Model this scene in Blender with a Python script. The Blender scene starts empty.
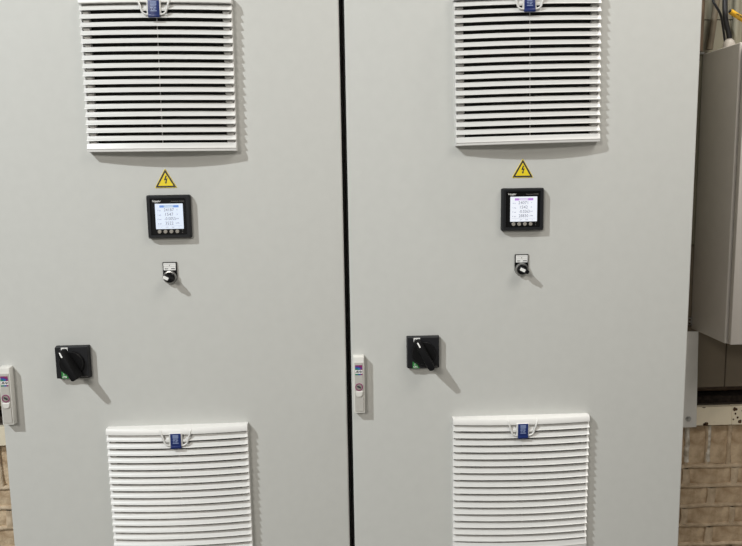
import bpy, bmesh, math, random
from mathutils import Vector, Matrix, noise

random.seed(7)
S = bpy.context.scene
COL = S.collection
Z0 = 1.55                      # height of the meters' centre above the floor

# ------------------------------------------------------------------ camera
F_PX = 740.0
cam_d = bpy.data.cameras.new('camera')
cam_d.sensor_width = 36.0
cam_d.lens = F_PX / 742.0 * 36.0
cam_d.clip_start = 0.01
cam = bpy.data.objects.new('camera', cam_d)
COL.objects.link(cam)
def cam_matrix(loc, yaw, pitch, roll):
    cy, sy, cp, sp, cr, sr = math.cos(yaw), math.sin(yaw), math.cos(pitch), math.sin(pitch), math.cos(roll), math.sin(roll)
    f = Vector((sy*cp, cy*cp, -sp)); r = Vector((cy, -sy, 0)); d = f.cross(r)
    r2 = r*cr + d*sr; d2 = d*cr - r*sr
    m = Matrix((r2, -d2, -f)).transposed().to_4x4()
    m.translation = Vector(loc)
    return m
cam.matrix_world = cam_matrix((-0.00688, -1.67000, Z0+0.09487), 0.036910, 0.138558, 0.015847)
S.camera = cam

# ------------------------------------------------------------------ world, lamps, exposure
wd = bpy.data.worlds.new('world'); S.world = wd; wd.use_nodes = True
bg = wd.node_tree.nodes['Background']
bg.inputs[0].default_value = (1.0, 0.94, 0.87, 1); bg.inputs[1].default_value = 0.10
def lamp(name, loc, power, radius, color):
    l = bpy.data.lights.new(name, 'POINT'); l.energy = power; l.shadow_soft_size = radius; l.color = color
    o = bpy.data.objects.new(name, l); o.location = loc; COL.objects.link(o)
lamp('ceiling_lamp', (-4.10, -3.50, Z0+4.15), 1480, 0.055, (0.94, 0.985, 1.0))
def panel_lamp(name, loc, target, sx, sy, power, color):
    a = bpy.data.lights.new(name, 'AREA'); a.shape = 'RECTANGLE'; a.size = sx; a.size_y = sy; a.energy = power; a.color = color
    o = bpy.data.objects.new(name, a); COL.objects.link(o); o.location = loc
    o.rotation_euler = (Vector(target)-Vector(loc)).to_track_quat('-Z', 'Y').to_euler()
panel_lamp('wall_floodlight', (-2.0, -4.5, Z0+1.8), (0.0, 0.0, Z0-0.9), 1.1, 0.7, 92, (1.0, 0.95, 0.88))
panel_lamp('added_fill_panel', (1.75, -0.12, 4.4), (1.75, -0.12, 0.0), 0.8, 0.7, 108, (1.0, 0.95, 0.88))  # added soft light overhead, brightens the right wall and the box front
panel_lamp('added_fill_panel', (1.75, -1.9, 3.7), (1.6, -0.4, 0.0), 1.5, 1.2, 38, (1.0, 0.95, 0.88))  # second added fill, lifts the beam, strut and bricks at the right
vs = S.view_settings
vs.view_transform = 'Standard'; vs.look = 'None'; vs.exposure = -0.17; vs.gamma = 1.0; vs.use_curve_mapping = False

# ------------------------------------------------------------------ materials
MATS = {}
def mat(name, col, rough=0.5, bdist=0.001, metal=0.0, var=0.0, scale=20.0, bump=0.0, bscale=300.0, col2=None, spec=0.5, detail=4.0, ramp=(0.35, 0.65)):
    m = bpy.data.materials.new(name); m.use_nodes = True
    nt = m.node_tree; b = nt.nodes['Principled BSDF']
    b.inputs['Roughness'].default_value = rough; b.inputs['Metallic'].default_value = metal
    b.inputs['Specular IOR Level'].default_value = spec
    b.inputs['Base Color'].default_value = (*col, 1)
    tc = nt.nodes.new('ShaderNodeTexCoord')
    if var > 0 or col2:
        n = nt.nodes.new('ShaderNodeTexNoise'); n.inputs['Scale'].default_value = scale; n.inputs['Detail'].default_value = detail
        nt.links.new(tc.outputs['Object'], n.inputs['Vector'])
        r = nt.nodes.new('ShaderNodeValToRGB')
        r.color_ramp.elements[0].position = ramp[0]; r.color_ramp.elements[1].position = ramp[1]
        c2 = col2 if col2 else tuple(c*(1+var) for c in col)
        c1 = col if col2 else tuple(c*(1-var) for c in col)
        r.color_ramp.elements[0].color = (*c1, 1); r.color_ramp.elements[1].color = (*c2, 1)
        nt.links.new(n.outputs['Fac'], r.inputs['Fac']); nt.links.new(r.outputs['Color'], b.inputs['Base Color'])
    if bump > 0:
        n2 = nt.nodes.new('ShaderNodeTexNoise'); n2.inputs['Scale'].default_value = bscale; n2.inputs['Detail'].default_value = 3
        nt.links.new(tc.outputs['Object'], n2.inputs['Vector'])
        bp = nt.nodes.new('ShaderNodeBump'); bp.inputs['Strength'].default_value = bump; bp.inputs['Distance'].default_value = bdist
        nt.links.new(n2.outputs['Fac'], bp.inputs['Height']); nt.links.new(bp.outputs['Normal'], b.inputs['Normal'])
    MATS[name] = m
    return m
def emat(name, col, strength):
    m = mat(name, (0.02, 0.02, 0.02), 0.2)
    b = m.node_tree.nodes['Principled BSDF']
    b.inputs['Emission Color'].default_value = (*col, 1); b.inputs['Emission Strength'].default_value = strength
    return m

M_DOOR = mat('light_grey_powder_coat', (0.545, 0.548, 0.522), 0.55, var=0.012, scale=40, bump=0.25, bscale=900, spec=0.3)
M_BODY = mat('grey_sheet_steel', (0.50, 0.50, 0.47), 0.5, var=0.03)
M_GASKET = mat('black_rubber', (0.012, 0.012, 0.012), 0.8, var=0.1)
M_VENT = mat('pale_grey_plastic', (0.66, 0.655, 0.635), 0.38, var=0.012, scale=60)
M_DARK = mat('filter_shade_dark', (0.028, 0.029, 0.027), 0.95, var=0.2, scale=200, bump=0.5)  # filter sheet coloured dark to stand for the shade inside the grilles
M_BLUE = mat('blue_plastic_tag', (0.007, 0.022, 0.125), 0.35, var=0.05)
M_PALEPRINT = mat('pale_print', (0.24, 0.30, 0.48), 0.6, var=0.05)
M_BEZEL = mat('charcoal_plastic', (0.012, 0.0125, 0.0145), 0.5, spec=0.3, var=0.05, scale=80, bump=0.1)
M_BLACK = mat('black_glossy_plastic', (0.004, 0.004, 0.0045), 0.35, var=0.05, spec=0.3)
M_MATTE = mat('black_matte_plastic', (0.004, 0.004, 0.0045), 0.6, var=0.05, spec=0.12)
M_WHITE = mat('white_print', (0.80, 0.80, 0.78), 0.5, var=0.01)
M_GREYPRINT = mat('grey_print', (0.20, 0.19, 0.18), 0.6, var=0.02)
M_INK = mat('dark_ink', (0.03, 0.03, 0.04), 0.6, var=0.02)
M_LCDINK = mat('lcd_segment_grey', (0.22, 0.23, 0.30), 0.6, var=0.02)
M_BUTTON = mat('grey_rubber_button', (0.27, 0.25, 0.22), 0.55, var=0.04)
M_CHROME = mat('chrome_ring', (0.40, 0.40, 0.39), 0.35, metal=1.0, var=0.02)
M_STEEL = mat('zinc_plated_steel', (0.45, 0.45, 0.44), 0.35, metal=0.9, var=0.1, scale=60)
M_YELLOW = mat('warning_yellow', (0.85, 0.66, 0.02), 0.45, var=0.02)
M_GREEN = mat('green_print', (0.03, 0.24, 0.05), 0.5, var=0.03)
M_LOCK = mat('cream_grey_handle_plastic', (0.66, 0.65, 0.61), 0.45, var=0.01)
M_LOCK2 = mat('warm_grey_lever', (0.47, 0.455, 0.42), 0.5, var=0.03, scale=150, bump=0.3)
M_MAG = mat('magenta_print', (0.24, 0.015, 0.12), 0.5, var=0.05)
M_VIOLET = mat('violet_print', (0.11, 0.03, 0.24), 0.5, var=0.05)
M_SBLUE = mat('sticker_blue', (0.02, 0.08, 0.34), 0.5, var=0.05)
M_CYAN = mat('sticker_cyan', (0.03, 0.22, 0.42), 0.5, var=0.05)
M_SGREEN = mat('sticker_green', (0.02, 0.20, 0.12), 0.5, var=0.05)
M_SCR_L = emat('lcd_backlight_blue_white', (0.80, 0.88, 1.0), 1.08)
M_SCR_R = emat('lcd_backlight_white', (0.90, 0.93, 1.0), 1.08)
M_HDR_L = emat('lcd_header_blue', (0.22, 0.42, 0.95), 0.85)
M_HDR_R = emat('lcd_header_violet', (0.66, 0.33, 0.88), 0.85)
M_HDR_L2 = emat('lcd_header_pale_blue', (0.55, 0.74, 1.0), 0.85)
M_HDR_R2 = emat('lcd_header_pale_violet', (0.83, 0.70, 0.98), 0.88)
M_BRICK = mat('dusty_tan_brick', (0.40, 0.285, 0.18), 0.95, bdist=0.004, col2=(0.66, 0.52, 0.36), scale=26, bump=1.0, bscale=110, detail=9, spec=0.1)
M_MORTAR = mat('tan_mortar', (0.48, 0.37, 0.25), 0.95, bdist=0.004, col2=(0.68, 0.55, 0.40), scale=30, bump=1.0, bscale=200, detail=8, spec=0.1)
M_LIME = mat('lime_stained_mortar', (0.40, 0.34, 0.26), 0.95, col2=(0.85, 0.80, 0.72), scale=40, bump=1.0, bscale=200, detail=6, spec=0.1)
M_CREAM = mat('cream_painted_steel', (0.78, 0.70, 0.54), 0.6, var=0.06, scale=12, bump=0.4, bscale=120)
M_RUST = mat('rust_spot', (0.03, 0.02, 0.012), 0.95, col2=(0.12, 0.06, 0.025), scale=90)
M_PANEL = mat('olive_beige_wall_paint', (0.225, 0.21, 0.155), 0.7, var=0.10, scale=5, bump=0.2, bscale=80)
M_PANEL2 = mat('brown_beige_lower_panel', (0.20, 0.165, 0.12), 0.75, var=0.08, scale=5, bump=0.2, bscale=80)  # darker, browner colour for the lowest row of panels
M_WALL = mat('dark_grout', (0.10, 0.08, 0.06), 0.95, var=0.2, scale=30)
M_BROWN = mat('brown_painted_pipe', (0.13, 0.088, 0.055), 0.6, var=0.15, scale=20)
M_OLIVE = mat('olive_brown_pipe', (0.125, 0.10, 0.066), 0.7, var=0.15, scale=20)
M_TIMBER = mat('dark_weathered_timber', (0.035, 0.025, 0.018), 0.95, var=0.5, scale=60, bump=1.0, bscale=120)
M_BOX = mat('warm_grey_enclosure_paint', (0.53, 0.50, 0.465), 0.45, var=0.02)
M_STRUT = mat('pale_galvanised_steel', (0.66, 0.65, 0.62), 0.45, var=0.03)
M_CABLE = mat('black_cable_sheath', (0.018, 0.018, 0.02), 0.45, var=0.1)
M_TAG = mat('amber_cable_tag', (0.72, 0.40, 0.02), 0.45, var=0.04)
M_GLAND = mat('white_nylon_gland', (0.55, 0.51, 0.46), 0.5, var=0.03)
M_FLOOR = mat('grey_concrete', (0.23, 0.22, 0.20), 0.8, var=0.15, scale=4, bump=0.4)

# ------------------------------------------------------------------ mesh helpers
def to_mesh(name, bm, smooth=0.6):
    bmesh.ops.recalc_face_normals(bm, faces=bm.faces[:])
    me = bpy.data.meshes.new(name); bm.to_mesh(me); bm.free()
    if smooth:
        for p in me.polygons: p.use_smooth = True
        me.set_sharp_from_angle(angle=smooth)
    return me
def obj(name, me, m=None, parent=None, loc=(0, 0, 0), roty=0.0):
    if m is not None and not me.materials: me.materials.append(m)
    o = bpy.data.objects.new(name, me); COL.objects.link(o)
    o.parent = parent; o.location = loc; o.rotation_euler = (0, roty, 0)
    return o
def tag(o, label, cat, group=None, kind=None):
    if label: o['label'] = label
    if cat: o['category'] = cat
    if group: o['group'] = group
    if kind: o['kind'] = kind
    return o
def thing(name, label, cat, loc, group=None, roty=0.0):
    o = bpy.data.objects.new(name, None); COL.objects.link(o)
    o.location = loc; o.rotation_euler = (0, roty, 0); o.empty_display_size = 0.03
    return tag(o, label, cat, group)
def struct(o):
    o['kind'] = 'structure'; return o

def bm_box(bm, x0, x1, y0, y1, z0, z1):
    v = [bm.verts.new(c) for c in ((x0,y0,z0),(x1,y0,z0),(x1,y1,z0),(x0,y1,z0),(x0,y0,z1),(x1,y0,z1),(x1,y1,z1),(x0,y1,z1))]
    for f in ((0,1,5,4),(1,2,6,5),(2,3,7,6),(3,0,4,7),(4,5,6,7),(3,2,1,0)): bm.faces.new([v[i] for i in f])
def box(x0, x1, y0, y1, z0, z1, bev=0.0, seg=2, name='box'):
    bm = bmesh.new(); bm_box(bm, x0, x1, y0, y1, z0, z1)
    if bev: bmesh.ops.bevel(bm, geom=bm.edges[:], offset=bev, segments=seg, profile=0.5, affect='EDGES')
    return to_mesh(name, bm)
def boxes(lst, name='boxes'):
    bm = bmesh.new()
    for b in lst: bm_box(bm, *b)
    return to_mesh(name, bm, 0)
def prism(poly, d0, d1, bev=0.0, seg=2, inset=0.0, name='prism'):
    """polygon in (x,z), standing proud of the door from d0 to d1 (y = -d); inset shrinks the front"""
    bm = bmesh.new()
    cx = sum(p[0] for p in poly)/len(poly); cz = sum(p[1] for p in poly)/len(poly)
    n = len(poly)
    a = [bm.verts.new((x, -d0, z)) for x, z in poly]
    R = max(math.hypot(x-cx, z-cz) for x, z in poly)
    k = 1 - inset/R
    b = [bm.verts.new((cx+(x-cx)*k, -d1, cz+(z-cz)*k)) for x, z in poly]
    bm.faces.new(a); f = bm.faces.new(b[::-1])
    for i in range(n): bm.faces.new((a[i], a[(i+1) % n], b[(i+1) % n], b[i]))
    if bev:
        es = [e for e in bm.edges if all(v in b for v in e.verts)]
        bmesh.ops.bevel(bm, geom=es, offset=bev, segments=seg, profile=0.5, affect='EDGES')
    return to_mesh(name, bm)
def rrect(w, h, r, n=4, cx=0, cz=0):
    pts = []
    for sx, sz, a0 in ((1, 1, 0), (-1, 1, 90), (-1, -1, 180), (1, -1, 270)):
        for i in range(n+1):
            a = math.radians(a0+90*i/n)
            pts.append((cx+sx*(w/2-r)+r*math.cos(a), cz+sz*(h/2-r)+r*math.sin(a)))
    return pts
def circle(r, n=32, cx=0, cz=0):
    return [(cx+r*math.cos(2*math.pi*i/n), cz+r*math.sin(2*math.pi*i/n)) for i in range(n)]
def lathe(prof, n=32, name='lathe'):
    """profile of (radius, proud distance) around the y axis"""
    bm = bmesh.new(); rings = []
    for r, d in prof:
        if r < 1e-6: rings.append([bm.verts.new((0, -d, 0))])
        else: rings.append([bm.verts.new((r*math.cos(2*math.pi*i/n), -d, r*math.sin(2*math.pi*i/n))) for i in range(n)])
    for A, B in zip(rings, rings[1:]):
        for i in range(n):
            j = (i+1) % n
            if len(A) == 1 and len(B) == 1: continue
            if len(A) == 1: bm.faces.new((A[0], B[i], B[j]))
            elif len(B) == 1: bm.faces.new((A[i], A[j], B[0]))
            else: bm.faces.new((A[i], A[j], B[j], B[i]))
    return to_mesh(name, bm)
def tube(pts, r, n=10, name='tube', rs=None):
    bm = bmesh.new(); rings = []
    P = [Vector(p) for p in pts]
    for i, p in enumerate(P):
        t = (P[min(i+1, len(P)-1)]-P[max(i-1, 0)]).normalized()
        u = t.cross(Vector((0.31, 0.9, 0.17))).normalized(); v = t.cross(u)
        rr = rs[i] if rs else r
        rings.append([bm.verts.new(p+(u*math.cos(2*math.pi*k/n)+v*math.sin(2*math.pi*k/n))*rr) for k in range(n)])
    for A, B in zip(rings, rings[1:]):
        for k in range(n): bm.faces.new((A[k], A[(k+1) % n], B[(k+1) % n], B[k]))
    bm.faces.new(rings[0]); bm.faces.new(rings[-1][::-1])
    return to_mesh(name, bm, 0.9)
def smooth_path(ctrl, n=6):
    P = [Vector(c) for c in ctrl]; out = []
    for i in range(len(P)-1):
        p0, p1, p2, p3 = P[max(i-1, 0)], P[i], P[i+1], P[min(i+2, len(P)-1)]
        for k in range(n):
            t = k/n
            out.append(0.5*((2*p1)+(p2-p0)*t+(2*p0-5*p1+4*p2-p3)*t*t+(3*p1-p0-3*p2+p3)*t**3))
    return out+[P[-1]]
_txt = {}
def text_mesh(s, size, width=None, bold=0.0, shear=0.0, thick=0.0001):
    key = (s, size, width, bold, shear)
    if key in _txt: return _txt[key]
    cu = bpy.data.curves.new('lettering', 'FONT'); cu.body = s; cu.size = size; cu.align_x = 'CENTER'; cu.align_y = 'CENTER'
    cu.resolution_u = 2; cu.offset = bold; cu.shear = shear; cu.extrude = thick
    o = bpy.data.objects.new('lettering_source', cu); COL.objects.link(o)
    me = bpy.data.meshes.new_from_object(o)
    bpy.data.objects.remove(o); bpy.data.curves.remove(cu)
    k = 1.0
    if width and me.vertices:
        xs = [v.co.x for v in me.vertices]; k = width/max(1e-6, max(xs)-min(xs))
    for v in me.vertices: v.co = Vector((v.co.x*k, -v.co.z, v.co.y))
    me.materials.clear(); me.name = 'lettering'
    _txt[key] = me
    return me
def text(name, s, size, m, parent, x, d, z, width=None, bold=0.0, shear=0.0):
    me = text_mesh(s, size, width, bold, shear)
    if me.materials and me.materials[0] != m: me = me.copy(); me.materials.clear()
    return obj(name, me, m, parent, (x, -d, z))

# ------------------------------------------------------------------ the room
floor = struct(obj('floor', box(-3.2, 3.2, -7.0, 1.30, -0.10, 0.0), M_FLOOR))
WY = 1.00                                # plane of the wall's face
REC0, REC1 = Z0-0.822, Z0-0.742                # dark slot above the steel beam
wall = struct(obj('wall_back', boxes([
    (-3.2, 3.2, WY+0.014, 1.30, 0.0, REC0), (-3.2, 3.2, WY+0.15, 1.30, REC0, REC1), (-3.2, 3.2, WY+0.010, 1.30, REC1, 3.0)]), M_WALL))
# bricks: rough-faced, set back a little behind the raised mortar
def brick_mesh(w, h, seed, nx=5, nz=3):
    bm = bmesh.new(); g = {}
    for i in range(nx+1):
        for k in range(nz+1):
            u, v = i/nx, k/nz
            x = (u-0.5)*w; z = (v-0.5)*h
            edge = (i in (0, nx)) + (k in (0, nz))
            nn = noise.noise(Vector((x*22+seed*7.3, z*22, seed*3.1)))
            mm = noise.noise(Vector((x*22, z*22+seed*5.7, seed*1.7+9)))
            y = (0.0045 if edge == 1 else 0.008 if edge == 2 else 0.0) + 0.0022*nn
            g[i, k] = bm.verts.new((x+0.003*mm*(1 if edge else 0), y, z+0.003*nn*(1 if edge else 0)))
    for i in range(nx):
        for k in range(nz): bm.faces.new((g[i, k], g[i+1, k], g[i+1, k+1], g[i, k+1]))
    rim = [(i, 0) for i in range(nx)]+[(nx, k) for k in range(nz)]+[(i, nz) for i in range(nx, 0, -1)]+[(0, k) for k in range(nz, 0, -1)]
    back = {c: bm.verts.new((g[c].co.x, 0.022, g[c].co.z)) for c in rim}
    for a, b in zip(rim, rim[1:]+rim[:1]): bm.faces.new((g[a], back[a], back[b], g[b]))
    me = to_mesh('brick', bm, 0.9); me.materials.append(M_BRICK); return me
BL, BH, PX, PZ = 0.164, 0.0650, 0.191, 0.0803
stretch = [brick_mesh(BL, BH, s) for s in range(6)]
half = [brick_mesh(0.134, BH, s+20) for s in range(3)]
soldier = [brick_mesh(0.072, 0.152, s+40, 3, 5) for s in range(4)]
mort = bmesh.new()
def mortar_strip(a, b, wdt, vertical, seed):
    """raised, uneven joint between bricks from a to b (x,z)"""
    n = max(2, int(((a[0]-b[0])**2+(a[1]-b[1])**2)**0.5/0.03)); prev = None
    for i in range(n+1):
        t = i/n; x = a[0]+(b[0]-a[0])*t; z = a[1]+(b[1]-a[1])*t
        q = noise.noise(Vector((x*25, z*25, seed*1.3))); q2 = noise.noise(Vector((x*25, z*25, seed*1.3+40)))
        ww = wdt*(0.5+0.22*q); off = 0.0045*q2
        sec = []
        for s, y in ((-1, 0.016), (-0.9, 0.001), (-0.3, -0.0035+0.0015*q2), (0.4, -0.0035+0.0015*q), (0.9, 0.001), (1, 0.016)):
            p = (x+off+s*ww, WY+y, z) if vertical else (x, WY+y, z+off+s*ww)
            sec.append(mort.verts.new(p))
        if prev:
            for k in range(5): mort.faces.new((prev[k], prev[k+1], sec[k+1], sec[k]))
        prev = sec
top1 = Z0-1.0650
XL, XR = -2.2, 2.3
for c in range(6):
    zt = top1-PZ*c; zc = zt-BH/2
    x0 = 1.309 if c % 2 == 0 else 1.220
    k0 = int((XL-x0)/PX)
    mortar_strip((XL, zt+(PZ-BH)/2+0.001), (XR, zt+(PZ-BH)/2+0.001), PZ-BH+0.003, False, c)
    for k in range(k0, int((XR-x0)/PX)):
        xc = x0+k*PX+BL/2
        sh = False
        me = half[k % 3] if sh else stretch[(k*5+c*3) % 6]
        b = obj('brick', me, None, wall, (xc+random.uniform(-.004, .004), WY+random.uniform(0.0, 0.003), zc+random.uniform(-.002, .002)), random.uniform(-0.012, 0.012))
        mortar_strip((x0+(k+1)*PX-(PX-BL)/2-0.001, zt-BH), (x0+(k+1)*PX-(PX-BL)/2+0.001, zt), (PX-BL)*(2.3 if sh else 1.2), True, c*31+k)
mortar_strip((XL, top1-PZ*6+0.008), (XR, top1-PZ*6+0.008), 0.012, False, 77)
SP = 0.0835; zs = top1+0.017+0.076
for k in range(int((XL-1.2925)/SP), int((XR-1.2925)/SP)):
    xj = 1.2925+k*SP
    obj('brick', soldier[k % 4], None, wall, (xj+SP/2, WY+random.uniform(0, .003), zs), random.uniform(-.015, .015))
    mortar_strip((xj, zs-0.08), (xj+random.uniform(-.003, .003), zs+0.078), 0.017, True, 300+k)
me = to_mesh('mortar', mort, 0.9)
obj('mortar', me, M_MORTAR, wall)['kind'] = 'stuff'
# pale lime runs over the joints below the beam
mort = bmesh.new()
for xj in (1.2925, 1.376):
    mortar_strip((xj, zs-0.065), (xj+0.002, zs+0.078), 0.018, True, 900+int(xj*100))
me = to_mesh('lime_run', mort, 0.9)
for v in me.vertices: v.co.y -= 0.0025
obj('lime_run', me, M_LIME, wall)
# painted wall panels above the slot, thin seams between
for k in range(-7, 3):
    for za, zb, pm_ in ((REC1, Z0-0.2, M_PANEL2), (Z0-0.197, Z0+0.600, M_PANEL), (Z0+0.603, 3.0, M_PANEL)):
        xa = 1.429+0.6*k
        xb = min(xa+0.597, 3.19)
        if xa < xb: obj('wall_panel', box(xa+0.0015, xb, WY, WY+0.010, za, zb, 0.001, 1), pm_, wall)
# the cream steel beam under the slot, in lengths
beam = struct(obj('trim_1', box(-3.1, 1.4475, 0.972, WY-0.004, Z0-0.883, Z0-0.811, 0.0015, 1), M_CREAM))
beam2 = struct(obj('trim_2', box(1.4485, 3.1, 0.9725, WY-0.004, Z0-0.884, Z0-0.810, 0.0015, 1), M_CREAM))
def blob(r, seed, squash=1.0, d=0.0007):
    return [(r*(1+0.45*noise.noise(Vector((math.cos(a)*1.5, math.sin(a)*1.5, seed))))*math.cos(a), squash*r*(1+0.45*noise.noise(Vector((math.cos(a)*1.5, math.sin(a)*1.5, seed))))*math.sin(a)) for a in [2*math.pi*i/12 for i in range(12)]]
for i, (x, z, r, q) in enumerate(((1.350, -0.877, 0.009, 0.8), (1.343, -0.879, 0.006, 0.8), (1.338, -0.812, 0.007, 0.25), (1.380, -0.871, 0.006, 0.9))):
    obj('rust_spot', prism(blob(r, i+1, q), 0, 0.0008), M_RUST if i < 3 else M_CREAM, beam, (x, 0.9722, Z0+z))
for i, (x, z, r, q) in enumerate(((1.458, -0.823, 0.008, 1.0), (1.461, -0.840, 0.004, 1.0), (1.470, -0.855, 0.004, 1.2), (1.454, -0.862, 0.003, 1.0), (1.480, -0.871, 0.008, 0.9), (1.487, -0.829, 0.003, 1))):
    obj('rust_spot', prism(blob(r, i+9, q), 0, 0.0008), M_RUST, beam2, (x, 0.9727, Z0+z))
# what lies in the slot
tag(obj('recess_pipe', tube([(-3.1, WY+0.075, REC1-0.022), (3.1, WY+0.075, REC1-0.022)], 0.016, 12), M_BROWN),
    'thin dark pipe running through the dark slot above the cream beam', 'pipe')
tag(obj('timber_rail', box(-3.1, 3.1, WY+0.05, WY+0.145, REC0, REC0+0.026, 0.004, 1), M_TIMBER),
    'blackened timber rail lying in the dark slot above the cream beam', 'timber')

# ------------------------------------------------------------------ the two switch cabinets
DH0, DH1 = 0.12, 2.46
def cabinet(x0, x1, label, hx, hz):
    t = thing('electrical_cabinet', label, 'cabinet', ((x0+x1)/2, 0.30, 0.0), 'pair of grey switch cabinets')
    ox, oy = (x0+x1)/2, 0.30
    def loc(): return (-ox, -oy, 0)
    obj('plinth', box(x0+0.01, x1-0.01, 0.05, 0.58, 0.0, 0.10, 0.002, 1), M_GASKET, t, loc())
    obj('body', box(x0-0.0048, x1+0.0052, 0.030, 0.60, 0.10, 2.48, 0.002, 1), M_BODY, t, loc())
    obj('door', box(x0, x1, 0.0, 0.022, DH0, DH1, 0.0038, 4), M_DOOR, t, loc())
    bm = bmesh.new()  # rubber seal, widened past the door edges as painted shade in the gap
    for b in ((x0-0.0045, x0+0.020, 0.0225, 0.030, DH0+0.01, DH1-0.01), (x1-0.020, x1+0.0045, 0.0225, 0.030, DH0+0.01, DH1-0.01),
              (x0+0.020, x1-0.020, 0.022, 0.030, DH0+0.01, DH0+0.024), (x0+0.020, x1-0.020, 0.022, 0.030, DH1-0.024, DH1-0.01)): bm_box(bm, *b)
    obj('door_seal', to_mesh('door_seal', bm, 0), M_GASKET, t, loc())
    # swing handle with sticker and key lock
    h = obj('door_handle', prism(rrect(0.0255, 0.135, 0.0015, 2), 0.0, 0.0185, 0.0016, 2, inset=0.001), M_LOCK, t, (hx-ox, -oy, hz))
    obj('lever', prism(rrect(0.0200, 0.116, 0.001, 2, 0, -0.004), 0.0180, 0.0200, 0.0007, 1), M_LOCK2, h)
    w, zt = 0.0165, 0.0480
    d0, d1 = 0.0199, 0.0203
    bands = []
    def band(m, xa, xb, za, zb): bands.append((m, xa, xb, za, zb))
    band(M_MAG, -1, 1, 0, .22); band(M_VIOLET, -1, 0.1, .22, .42); band(M_MAG, .1, 1, .22, .50)
    band(M_SBLUE, -1, 0.45, .42, .66); band(M_VIOLET, .45, 1, .50, .76); band(M_CYAN, -.2, 0.45, .66, .82); band(M_MAG, .45, 1, .76, 1.0)
    band(M_SGREEN, -1, -.2, .66, 1.0); band(M_SBLUE, -.2, .45, .82, 1.0)
    band(M_WHITE, -1, 1, 1.0, 1.80)
    band(M_SGREEN, -1, -.15, 1.80, 2.1); band(M_SBLUE, -.15, .5, 1.80, 2.1); band(M_MAG, .5, 1, 1.80, 2.1)
    st = obj('sticker', box(-w/2, w/2, -0.0201, -0.0198, zt-2.1*0.0112, zt), M_WHITE, h)
    st['label'] = 'small coloured sticker with rainbow squares'
    for m, xa, xb, za, zb in bands:
        if m is M_WHITE: continue
        me = boxes([(xa*w/2, xb*w/2, -d1, -0.0200, zt-zb*0.0112, zt-za*0.0112)]); me.materials.append(m); m0 = me
        st_m = bpy.data.meshes
        for_join.setdefault(h.name, []).append((m, me))
    # merge the printed squares of one sticker into one mesh with several materials
    lst = for_join.pop(h.name); bmj = bmesh.new(); ms = []
    for m, me in lst:
        if m not in ms: ms.append(m)
        n0 = len(bmj.faces); bmj.from_mesh(me); bmj.faces.ensure_lookup_table()
        for f in bmj.faces[n0:]: f.material_index = ms.index(m)
        bpy.data.meshes.remove(me)
    me = to_mesh('sticker_print', bmj, 0)
    for m in ms: me.materials.append(m)
    obj('sticker_print', me, None, h)
    zc = zt-1.4*0.0112
    marks = bmesh.new()
    for xa, xb, s, hh in ((-0.95, -0.35, 1.2, .24), (-0.55, -.3, 0, .24), (-.25, -.1, 1, .26), (0.0, .35, -.6, .18), (.4, .55, 1, .26), (.55, .95, -1.2, .2)):
        v = [marks.verts.new((xx*w/2, -d1, zc+zz*0.0112)) for xx, zz in ((xa, -hh), (xa+.18, -hh), (xb, hh*(1+.1*s)), (xb-.18, hh))]
        marks.faces.new(v)
    obj('sticker_lettering', to_mesh('sticker_lettering', marks, 0), M_INK, h)
    obj('lock_ring', lathe([(0.0072, 0.0198), (0.0088, 0.0198), (0.0088, 0.0212), (0.0072, 0.0212), (0.0072, 0.0198)], 24), M_MAG, h, (0, 0, -0.0035))
    obj('lock_cylinder', lathe([(0.0072, 0.0199), (0.0068, 0.0209), (0.0032, 0.0209), (0.0028, 0.0202), (0, 0.0202)], 20), M_BUTTON, h, (0, 0, -0.0035))
    obj('key_slot', prism(rrect(0.0095, 0.0036, 0.0005, 1), 0.0206, 0.0213), M_INK, h, (0, 0, -0.0035), 0.5)
    obj('thumb_rest', prism([(-0.0085, 0.006), (0.0085, 0.006), (0.008, -0.003), (0.0045, -0.0075), (-0.0045, -0.0075), (-0.008, -0.003)], 0.0198, 0.0222, 0.0008, 1, inset=0.001), M_LOCK, h, (0, 0, -0.0195))
    return t
for_join = {}
cabinet(-0.7965, -0.0060, 'grey steel switch cabinet on the left, its door edge beside the brick wall', -0.7770, Z0-0.401)
cabinet(0.0056, 0.7965, 'grey steel switch cabinet on the right, next to the wall box with cables', 0.0225, Z0-0.396)

# ------------------------------------------------------------------ ventilation grilles
GW = 0.322; GH = 0.3245; PITCH = 0.0170; NG = 17
def bow(x): return 0.011*(1-(2*x/GW)**2)
def bowed(prof, w, n=14, name='slat', depth=True):
    """closed profile of (proud, z) swept along x, the front points bowed outwards in the middle"""
    bm = bmesh.new(); prev = None; m = len(prof)
    for i in range(n+1):
        x = -w/2+w*i/n
        ring = [bm.verts.new((x, -(d+(bow(x)*k)), z)) for d, z, k in prof]
        if prev:
            for j in range(m): bm.faces.new((prev[j], prev[(j+1) % m], ring[(j+1) % m], ring[j]))
        else: bm.faces.new(ring)
        prev = ring
    bm.faces.new(prev[::-1])
    return to_mesh(name, bm, 0.5)
sl = bowed([(0.0132, 0.0, 1), (0.0154, -0.0046, 1), (0.0174, -0.0076, 1), (0.0202, -0.0093, 1), (0.0206, -0.0103, 1), (0.0196, -0.0108, 1), (0.0172, -0.0103, 1), (0.0095, 0.0004, 1), (0.0115, 0.0007, 1)], GW, name='slat')
topbar = bowed([(0.0, 0.0, 0), (0.0120, 0.0, 1), (0.0165, -0.0010, 1), (0.0185, -0.0040, 1), (0.0205, -0.0120, 1), (0.0205, -0.0136, 1), (0.0190, -0.0142, 1), (0.0080, -0.0142, 1), (0.0, -0.0142, 0)], GW, name='top_bar')
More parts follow.
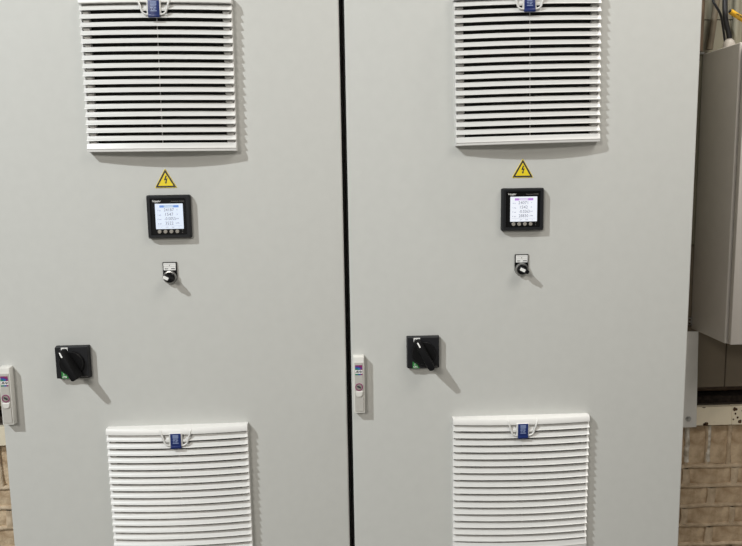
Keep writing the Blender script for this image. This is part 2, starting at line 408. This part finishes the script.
botbar = bowed([(0.0, 0.0, 0), (0.0150, 0.0, 1), (0.0165, -0.0006, 1), (0.0205, -0.0112, 1), (0.0208, -0.0120, 1), (0.0195, -0.0135, 1), (0.0195, -0.0178, 1), (0.0185, -0.0185, 1), (0.0, -0.0185, 0)], GW, name='bottom_bar')
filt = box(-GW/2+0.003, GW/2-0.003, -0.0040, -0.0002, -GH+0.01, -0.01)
side = {}
for s in (-1, 1):
    a, b = (s*GW/2, s*(GW/2-0.003)); x0, x1 = min(a, b), max(a, b)
    side[s] = boxes([(x0, x1, -0.0112, 0.0, -GH+0.0185, -0.0186)], 'side_wall')
def end_block(s):
    # rounded spacer closing the end of a gap
    poly = [(0.0, 0.0), (0.0175, 0.0), (0.0175, -0.0040), (0.0145, -0.0062), (0.0050, -0.0062), (0.0015, -0.0030)]
    p = [(s*(GW/2-0.003-x), z) for x, z in poly]
    if s > 0: p = p[::-1]
    return prism(p, 0.003, 0.0125, 0.0008, 1, name='spacer')
blk = {s: end_block(s) for s in (-1, 1)}
rib = prism([(-0.0004, 0.0025), (0.0005, 0.0025), (0.0002, -0.0075), (-0.0007, -0.0075)], 0.018, 0.0235, name='tie_rib')
loop_pts = [(-0.0350, 0.0150, -0.0010), (-0.0348, 0.0268, -0.0030), (-0.0325, 0.0305, -0.0110), (-0.0285, 0.0312, -0.0220), (-0.0255, 0.0312, -0.0320), (-0.0220, 0.0312, -0.0368), (-0.0150, 0.0312, -0.0392), (0, 0.0310, -0.0396)]
lp = [(x, -d, z) for x, d, z in loop_pts]; lp = lp+[(-x, y, z) for x, y, z in lp[-2::-1]]
loop = tube(smooth_path(lp, 3), 0.0022, 8, 'release_loop')
plate_frame = box(-0.0148, 0.0148, -0.0332, -0.0250, -0.0410, -0.0095, 0.001, 1)
tag_m = prism([(-0.0118, -0.0105), (0.0118, -0.0105), (0.0118, -0.0390), (0.0118, -0.0448), (-0.0118, -0.0448), (-0.0118, -0.0390)], 0.0328, 0.0345, 0.0006, 2)
lip_m = box(-0.0120, 0.0120, -0.0360, -0.0250, -0.0455, -0.0392, 0.0012, 2)
wing = {s: box(min(s*0.0150, s*0.0240), max(s*0.0150, s*0.0240), -0.0308, -0.0290, -0.0318, -0.0255, 0.0006, 1) for s in (-1, 1)}
pr = bmesh.new()
for z, ws in ((-0.0245, [(-.0065, .0065)]), (-0.0272, [(-.0065, .0065)]), (-0.0299, [(-.0065, .0064)]), (-0.0330, [(-.006, .005)]), (-0.0365, [(-.0065, -.001), (.0005, .0055)]), (-0.0395, [(-.005, -.003), (-.001, .004)]), (-0.0428, [(-.0065, .0065)])):
    for a, b in ws: bm_box(pr, a, b, -0.0348, -0.0344, z+0.0094, z+0.0112)
print_m = to_mesh('tag_print', pr, 0)
def grille(x, ztop, label, rot):
    t = thing('ventilation_grille', label, 'vent', (x, -0.0003, ztop), 'louvred grilles on the cabinet doors', rot)
    obj('filter_shade_sheet', filt, M_DARK, t)
    obj('top_bar', topbar, M_VENT, t)
    obj('bottom_bar', botbar, M_VENT, t, (0, 0, -GH+0.0185))
    for s in (-1, 1): obj('side_wall', side[s], M_VENT, t)
    obj('slat', sl, M_VENT, t, (0, 0, -0.0181))
    for k in range(NG):
        zg = -0.0289-PITCH*k                       # top of gap k
        for s in (-1, 1): obj('spacer', blk[s], M_VENT, t, (0, 0, zg+0.0005))
        if k > 0: obj('tie_rib', rib, M_VENT, t, (0.003, 0, zg))
        if k < NG-1: obj('slat', sl, M_VENT, t, (0, 0, zg-0.0062))
    c = obj('release_catch', loop, M_VENT, t)
    obj('catch_plate', plate_frame, M_VENT, c)
    for s in (-1, 1): obj('catch_wing', wing[s], M_VENT, c)
    g = obj('name_tag', tag_m, M_BLUE, t); g['label'] = 'blue tag with pale printing'
    obj('tag_lip', lip_m, M_BLUE, g); obj('tag_print', print_m, M_PALEPRINT, g)
R = math.radians
grille(-0.3955, Z0+0.4660, 'louvred white grille with blue tag, upper one on the left cabinet door', R(0.3))
grille(0.4030, Z0+0.4710, 'louvred white grille with blue tag, upper one on the right cabinet door', R(-0.9))
grille(-0.3985, Z0-0.4835, 'louvred white grille with blue tag, lower one on the left cabinet door', R(-0.2))
grille(0.4010, Z0-0.4835, 'louvred white grille with blue tag, lower one on the right cabinet door', R(0.1))

# ------------------------------------------------------------------ warning signs
def tri(w, h, r=0.0, base=0.0, dz=0.0):
    P = [(-w/2, base+dz), (w/2, base+dz), (0, base+h+dz)]
    if not r: return P
    out = []
    for i in range(3):
        p = Vector(P[i]); a = (Vector(P[i-1])-p).normalized(); b = (Vector(P[(i+1) % 3])-p).normalized()
        out += [tuple(p+a*r), tuple(p+(a+b)*r*0.35), tuple(p+b*r)]
    return out
def ring_prism(outer, inner, d0, d1):
    bm = bmesh.new(); n = len(outer)
    V = [[bm.verts.new((x, -d, z)) for x, z in P] for P, d in ((outer, d0), (outer, d1), (inner, d1), (inner, d0))]
    for A, B in zip(V, V[1:]+V[:1]):
        for i in range(n): bm.faces.new((A[i], A[(i+1) % n], B[(i+1) % n], B[i]))
    return to_mesh('border', bm, 0)
def warning_sign(x, z, label):
    t = thing('warning_sign', label, 'sign', (x, -0.0002, z), 'electric shock signs')
    obj('plate', prism(tri(0.0490, 0.0425, 0.0018), 0.0, 0.0008), M_YELLOW, t)
    obj('border', ring_prism(tri(0.0455, 0.0395, 0.0012, 0.0010), tri(0.0340, 0.0293, 0.0008, 0.0043), 0.0006, 0.0011), M_INK, t)
    h = 0.0185
    bolt = [(0.02, 1.0), (0.15, 0.96), (0.03, 0.60), (0.20, 0.67), (0.08, 0.22), (0.15, 0.25), (0.0, 0.0), (-0.10, 0.28), (-0.02, 0.24), (0.04, 0.50), (-0.16, 0.44)]
    bm = bmesh.new()
    vs_ = [bm.verts.new((a*h*1.15, -0.0011, 0.0085+b*h)) for a, b in bolt]
    f = bm.faces.new(vs_); ex = bmesh.ops.extrude_face_region(bm, geom=[f])
    for v in [g for g in ex['geom'] if isinstance(g, bmesh.types.BMVert)]: v.co.y = -0.0007
    obj('lightning_bolt', to_mesh('lightning_bolt', bm, 0), M_INK, t)
warning_sign(-0.3975, Z0+0.0625, 'yellow electric shock warning triangle on the left cabinet door')
warning_sign(0.4005, Z0+0.0720, 'yellow electric shock warning triangle on the right cabinet door')

# ------------------------------------------------------------------ power meters
buttons_m = lathe([(0.0042, 0.0120), (0.0042, 0.0138), (0.0034, 0.0143), (0, 0.0140)], 16)
led_m = lathe([(0.0008, 0.0122), (0.0008, 0.0128), (0, 0.0129)], 8)
def meter(x, z, label, scr, hdr, hdr2, rows):
    t = thing('power_meter', label, 'meter', (x, -0.0002, z), 'black panel meters')
    # bezel: sloping outer flanks, raised rim, sunk face
    bm = bmesh.new()
    loops = [(rrect(0.0960, 0.0960, 0.003, 2), 0.0), (rrect(0.0960, 0.0960, 0.003, 2), 0.0085), (rrect(0.0905, 0.0905, 0.003, 2), 0.0150),
             (rrect(0.0790, 0.0820, 0.002, 2), 0.0150), (rrect(0.0770, 0.0800, 0.002, 2), 0.0120)]
    V = [[bm.verts.new((a, -d, b)) for a, b in P] for P, d in loops]
    for A, B in zip(V, V[1:]):
        for i in range(len(A)): bm.faces.new((A[i], A[(i+1) % len(A)], B[(i+1) % len(A)], B[i]))
    bm.faces.new(V[0]); bm.faces.new(V[-1][::-1])
    obj('bezel', to_mesh('bezel', bm, 0.4), M_BEZEL, t)
    obj('face_plate', box(-0.0383, 0.0383, -0.0123, -0.0118, -0.0398, 0.0398), M_BLACK, t)
    s = obj('screen', prism(rrect(0.0610, 0.0560, 0.0005, 1), 0.0122, 0.0126), scr, t, (0.0015, 0, 0.0010))
    s['label'] = 'lit screen with four rows of readings'
    zt = 0.0280
    obj('header_bar', box(-0.0205, 0.0215, -0.01285, -0.0125, zt-0.0085, zt-0.0035), hdr2, s)
    for a, b in ((-0.0205, -0.0112), (0.0100, 0.0215)):
        obj('header_block', box(a, b, -0.01295, -0.0125, zt-0.0085, zt-0.0035), hdr, s)
    text('header_lettering', 'Summary', 0.0042, scr, s, 0.000, 0.0130, zt-0.0062)
    for i, (lab, val, unit) in enumerate(rows):
        zz = zt-0.0140-0.0098*i
        text('reading', val, 0.0098, M_LCDINK, s, -0.0005 if len(val) < 6 else 0.0015, 0.0129, zz, 0.0044*len(val) if len(val) < 6 else 0.024)
        text('row_name', lab, 0.0042, M_LCDINK, s, -0.0215, 0.0129, zz-0.001)
        text('unit', unit, 0.0042, M_LCDINK, s, 0.0175, 0.0129, zz)
    obj('rule', box(-0.0275, 0.0275, -0.0129, -0.0125, -0.02105, -0.0208), M_LCDINK, s)
    for xx, w in ((-0.018, 'I'), (-0.006, 'U-V'), (0.007, 'PQS'), (0.020, '>')):
        text('menu_word', w, 0.0034, M_LCDINK, s, xx, 0.0129, -0.0243)
    for k in range(4): obj('button', buttons_m, M_BUTTON, t, (-0.0215+0.0130*k, 0, -0.0327))
    for k in range(2): obj('indicator', led_m, M_GREYPRINT, t, (0.0290, 0, -0.0300-0.0050*k))
    text('brand_lettering', 'Schneider', 0.0050, M_WHITE, t, -0.0250, 0.0124, 0.0348, 0.0185, 0.00012)
    text('brand_lettering', 'Electric', 0.0027, M_WHITE, t, -0.0250, 0.0124, 0.0314)
    text('model_lettering', 'PowerLogic PM5560', 0.0032, M_GREYPRINT, t, 0.0210, 0.0124, 0.0340, 0.0280)
meter(-0.3922, Z0-0.0012, 'black square power meter with a blue header on its lit screen', M_SCR_L, M_HDR_L, M_HDR_L2,
      (('V LL', '24187', 'V'), ('I avg', '1547', 'A'), ('P tot', '-0.0053', 'kW'), ('E del', '3522', 'kWh')))
meter(0.3995, Z0+0.0008, 'black square power meter with a violet header on its lit screen', M_SCR_R, M_HDR_R, M_HDR_R2,
      (('V LL', '24071', 'V'), ('I avg', '1542', 'A'), ('P tot', '-0.0263', 'kW'), ('E del', '28830', 'kWh')))

# ------------------------------------------------------------------ small selector switches
def frustum_bar(l0, w0, l1, w1, d0, d1, bev=0.001):
    bm = bmesh.new()
    a = [bm.verts.new((x, -d0, z)) for x, z in rrect(l0, w0, min(w0*.35, l0*.35), 3)]
    b = [bm.verts.new((x, -d1, z)) for x, z in rrect(l1, w1, min(w1*.35, l1*.35), 3)]
    n = len(a)
    bm.faces.new(a); bm.faces.new(b[::-1])
    for i in range(n): bm.faces.new((a[i], a[(i+1) % n], b[(i+1) % n], b[i]))
    if bev: bmesh.ops.bevel(bm, geom=[e for e in bm.edges if all(v in b for v in e.verts)], offset=bev, segments=2, profile=0.5, affect='EDGES')
    return to_mesh('lever', bm, 0.6)
sel_base = prism([(-0.0155, 0.0340), (0.0155, 0.0340)] + [(0.0155*math.cos(a), 0.0155*math.sin(a)) for a in [math.radians(-180*i/14) for i in range(15)]], 0.0, 0.0035, 0.0006, 1)
sel_ring = lathe([(0.0150, 0.0035), (0.0150, 0.0070), (0.0140, 0.0095), (0.0120, 0.0100), (0.0115, 0.0080), (0.0115, 0.0035)], 32)
sel_cap = lathe([(0.0114, 0.0035), (0.0114, 0.0112), (0.0100, 0.0125), (0, 0.0125)], 28)
sel_bar = frustum_bar(0.0250, 0.0115, 0.0235, 0.0085, 0.0120, 0.0310)
sel_mark = prism(rrect(0.0125, 0.0068, 0.0008, 1), 0.0309, 0.0314)
def selector(x, z, label, ang):
    t = thing('selector_switch', label, 'switch', (x, -0.0002, z), 'small selector switches')
    obj('base_plate', sel_base, M_BLACK, t)
    lb = obj('legend_plate', prism(rrect(0.0270, 0.0165, 0.0005, 1), 0.0034, 0.0040), M_WHITE, t, (0, 0, 0.0240)); lb['label'] = 'white legend plate'
    bm = bmesh.new()
    for a, b, zz, hh in ((-0.0110, -0.0035, -0.0048, 0.0007), (0.0030, 0.0118, -0.0048, 0.0008), (-0.0008, 0.0008, 0.0022, 0.0009)): bm_box(bm, a, b, -0.0043, -0.0039, zz-hh, zz+hh)
    obj('legend_print', to_mesh('legend_print', bm, 0), M_INK, lb)
    bm = bmesh.new()
    for a, b, zz in ((-0.0120, 0.0120, 0.0), (-0.0120, 0.0120, 0.0055)): bm_box(bm, a, b, -0.00425, -0.0039, zz-0.0001, zz+0.0001)
    obj('legend_rule', to_mesh('legend_rule', bm, 0), M_GREYPRINT, lb)
    obj('ring', sel_ring, M_CHROME, t); obj('cap', sel_cap, M_BLACK, t)
    k = obj('knob', sel_bar, M_MATTE, t, (0, 0, 0), R(ang))
    obj('white_mark', sel_mark, M_WHITE, k, (-0.0042, 0, 0))
selector(-0.3982, Z0-0.1375, 'black selector knob with chrome ring on the left cabinet door', 28)
selector(0.4000, Z0-0.1360, 'black selector knob with chrome ring on the right cabinet door', 26)

# ------------------------------------------------------------------ rotary breaker handles
rot_plate = prism(rrect(0.0755, 0.0750, 0.0015, 2), 0.0, 0.0150, 0.0008, 1, inset=0.002)
rot_disc = lathe([(0.0275, 0.0148), (0.0275, 0.0205), (0.0262, 0.0225), (0, 0.0225)], 40)
rot_bar = frustum_bar(0.0740, 0.0190, 0.0705, 0.0140, 0.0220, 0.0560, 0.0015)
for v in rot_bar.vertices:                       # the grip rises towards its lower end
    if v.co.y < -0.03: v.co.y += 0.016*(0.5-v.co.x/0.073)
rot_mark = prism(rrect(0.0130, 0.0030, 0.0008, 1), 0.0, 0.0006)
def breaker(x, z, label, ang, word_top):
    t = thing('rotary_handle', label, 'switch', (x, -0.0002, z), 'black breaker handles')
    obj('base_plate', rot_plate, M_BEZEL, t)
    p = obj('off_panel', prism(rrect(0.0150, 0.0120, 0.0004, 1), 0.0149, 0.0153), M_WHITE, t, (-0.0150, 0, 0.0295))
    text('off_lettering', word_top, 0.0075, M_INK, p, 0, 0.0155, 0, 0.012, 0.0003)
    g = obj('on_panel', prism([(-0.0075, 0.0080), (0.0040, -0.0010), (0.0080, -0.0085), (-0.0075, -0.0085)], 0.0149, 0.0153), M_GREEN, t, (-0.0175, 0, -0.0275)); g['label'] = 'green panel marked ON'
    text('on_lettering', 'I', 0.0062, M_WHITE, g, -0.0025, 0.0155, 0.0008, None, 0.0002)
    text('on_lettering', 'ON', 0.0062, M_WHITE, g, -0.0012, 0.0155, -0.0052, 0.009, 0.0002)
    text('brand_lettering', 'Schneider', 0.0042, M_GREYPRINT, t, 0.0255, 0.0151, -0.0325, 0.0165)
    obj('disc', rot_disc, M_BLACK, t)
    k = obj('grip', rot_bar, M_MATTE, t, (0, 0, 0), R(ang))
    mk_ = obj('white_mark', rot_mark, M_WHITE, k, (-0.0280, -0.0418, 0)); mk_.rotation_euler = (0, 0, -math.atan(0.016/0.073))
breaker(-0.6255, Z0-0.3268, 'slanting black rotary breaker handle with white mark on the left cabinet door', 61, 'OFF')
breaker(0.1720, Z0-0.3240, 'slanting black rotary breaker handle with white mark on the right cabinet door', 62, 'OFF')

# ------------------------------------------------------------------ wall box with cables on the right
bx0, bx1, bz0, bz1 = 1.286, 1.84, Z0-0.512, Z0+0.484
byf = 0.750
BW = WY-0.0004
t = thing('junction_box', 'grey steel wall box mounted beside the right cabinet, cable entering its top', 'enclosure', (1.56, BW, bz0))
L = (-1.56, -BW, -bz0)
obj('body', box(bx0, bx1, byf, BW, bz0, bz1, 0.004, 3), M_BOX, t, L)
obj('door_seal', box(bx0+0.010, bx1-0.010, byf-0.006, byf, bz0+0.010, bz1-0.010), M_GASKET, t, L)
obj('door', box(bx0+0.006, bx1-0.004, byf-0.028, byf-0.006, bz0+0.002, bz1-0.004, 0.003, 2), M_BOX, t, L)
for z, hh in ((Z0-0.484, 0.014), (Z0+0.486, 0.003)):
    lug = obj('mounting_lug', box(bx0-0.018, bx0+0.001, WY-0.012, BW, z-hh, z+hh, 0.001, 1), M_STEEL, t, L)
    if z < Z0:
        for dz in (-0.007, 0.007): obj('screw', prism(circle(0.0032, 10), 0, 0.003), M_RUST, lug, (bx0-0.010, WY-0.012, z+dz))
gl = obj('cable_gland', lathe([(0.020, 0.0), (0.020, 0.010), (0.019, 0.017), (0.0155, 0.025), (0.0112, 0.030), (0.0095, 0.032), (0, 0.032)], 24), M_GLAND, t)
gl.location = Vector((1.318, 0.880, bz1))+Vector(L); gl.rotation_euler = (-math.pi/2, 0, 0)
ctrl = [(1.318, 0.880, bz1+0.0325), (1.315, 0.880, bz1+0.05), (1.305, 0.881, bz1+0.085), (1.300, 0.882, bz1+0.12), (1.299, 0.884, bz1+0.17), (1.304, 0.885, bz1+0.30), (1.304, 0.888, bz1+0.55), (1.312, 0.890, bz1+0.98)]
tag(obj('power_cable', tube(smooth_path(ctrl, 6), 0.0086, 12), M_CABLE), 'thick black cable dropping into the white gland on the wall box', 'cable')
ctrl = [(1.258, 0.915, bz1+0.98), (1.262, 0.912, bz1+0.30), (1.269, 0.910, bz1+0.175), (1.279, 0.908, bz1+0.148), (1.296, 0.908, bz1+0.122), (1.306, 0.909, bz1+0.09), (1.316, 0.912, bz1+0.05), (1.326, 0.915, bz1+0.004)]
tag(obj('thin_cable', tube(smooth_path(ctrl, 6), 0.0040, 10), M_CABLE), 'thin dark cable bending in behind the thick black one', 'cable')
A = Vector((1.303, 0.852, Z0+0.600)); B = Vector((1.368, 0.852, Z0+0.562))
t = thing('tagged_cable', 'short black cable carrying an amber printed marker sleeve', 'cable', tuple(A))
dirv = (B-A).normalized()
far = [A-dirv*0.005, A+dirv*0.05, B+dirv*0.006, Vector((1.392, 0.852, Z0+0.565)), Vector((1.405, 0.855, Z0+0.62)), Vector((1.408, 0.86, Z0+1.4))]
obj('core', tube([q-A for q in smooth_path(far, 5)], 0.0055, 12), M_CABLE, t)
obj('marker_sleeve', tube([Vector((0, 0, 0)), (B-A)*0.5, (B-A)], 0.0088, 14), M_TAG, t)
bmk = bmesh.new()
bm_box(bmk, -0.015, -0.003, -0.0003, 0.0, -0.0012, 0.0010); bm_box(bmk, 0.000, 0.013, -0.0003, 0.0, -0.0012, 0.0010); bm_box(bmk, -0.010, 0.008, -0.0003, 0.0, 0.0016, 0.0026)
mk = obj('sleeve_print', to_mesh('sleeve_print', bmk, 0), M_INK, t); mk.location = (B-A)*0.42+Vector((0, -0.0088, 0)); mk.rotation_euler = (0, -math.atan2(dirv.z, dirv.x), 0)
ctrl = [(1.372, 0.80, bz1+0.004), (1.358, 0.80, bz1+0.03), (1.350, 0.80, bz1+0.08), (1.347, 0.805, bz1+0.16), (1.346, 0.81, bz1+0.30), (1.350, 0.815, bz1+0.98)]
sp = smooth_path(ctrl, 14)
tag(obj('ribbed_conduit', tube(sp, 0.006, 10, rs=[0.0085 if i % 4 < 2 else 0.006 for i in range(len(sp))]), M_CABLE), 'black ribbed conduit rising from the wall box at the right edge', 'conduit')
# pipes on the wall behind
tag(obj('wall_pipe', tube([(1.268, WY-0.0125, Z0+0.492), (1.268, WY-0.0125, 2.98)], 0.011, 12), M_BROWN), 'brown vertical pipe on the wall hugging the right cabinet', 'pipe')
tag(obj('slanting_pipe', tube([(1.300, WY-0.020, Z0+0.497), (1.338, WY-0.020, Z0+0.85)], 0.011, 12), M_OLIVE), 'brown slanting pipe on the wall above the wall box', 'pipe')
tag(obj('pale_conduit', tube([(1.395, WY-0.012, Z0+0.487), (1.395, WY-0.012, 2.98)], 0.010, 12), M_PANEL), 'pale beige vertical conduit on the wall behind the cables', 'conduit')
# steel strut under the box, in front of the beam
sx, sz0, sz1 = 1.262, Z0-0.878, bz0-0.0004
t = thing('steel_strut', 'upright grey steel strut with a bolt below the wall box', 'bracket', (sx, 0.9715, sz0))
Ls = Vector((-sx, -0.9715, -sz0))
bm = bmesh.new()
poly = [(1.214, sz0), (1.299, sz0), (1.2905, sz1), (1.214, sz1)]
a = [bm.verts.new((x, 0.945, z)) for x, z in poly]; b = [bm.verts.new((x, 0.949, z)) for x, z in poly]
bm.faces.new(a); bm.faces.new(b[::-1])
for i in range(4): bm.faces.new((a[i], a[(i+1) % 4], b[(i+1) % 4], b[i]))
bm_box(bm, 1.210, 1.2145, 0.945, 0.9715, sz0, sz1)
obj('web', to_mesh('web', bm, 0), M_STRUT, t, Ls)
bt = obj('bolt', lathe([(0.0115, 0.0), (0.0115, 0.0015), (0.0065, 0.0016), (0.0065, 0.006), (0.0055, 0.007), (0, 0.007)], 6), M_STEEL, t)
bt.location = Vector((1.2670, 0.945, Z0-0.845))+Ls
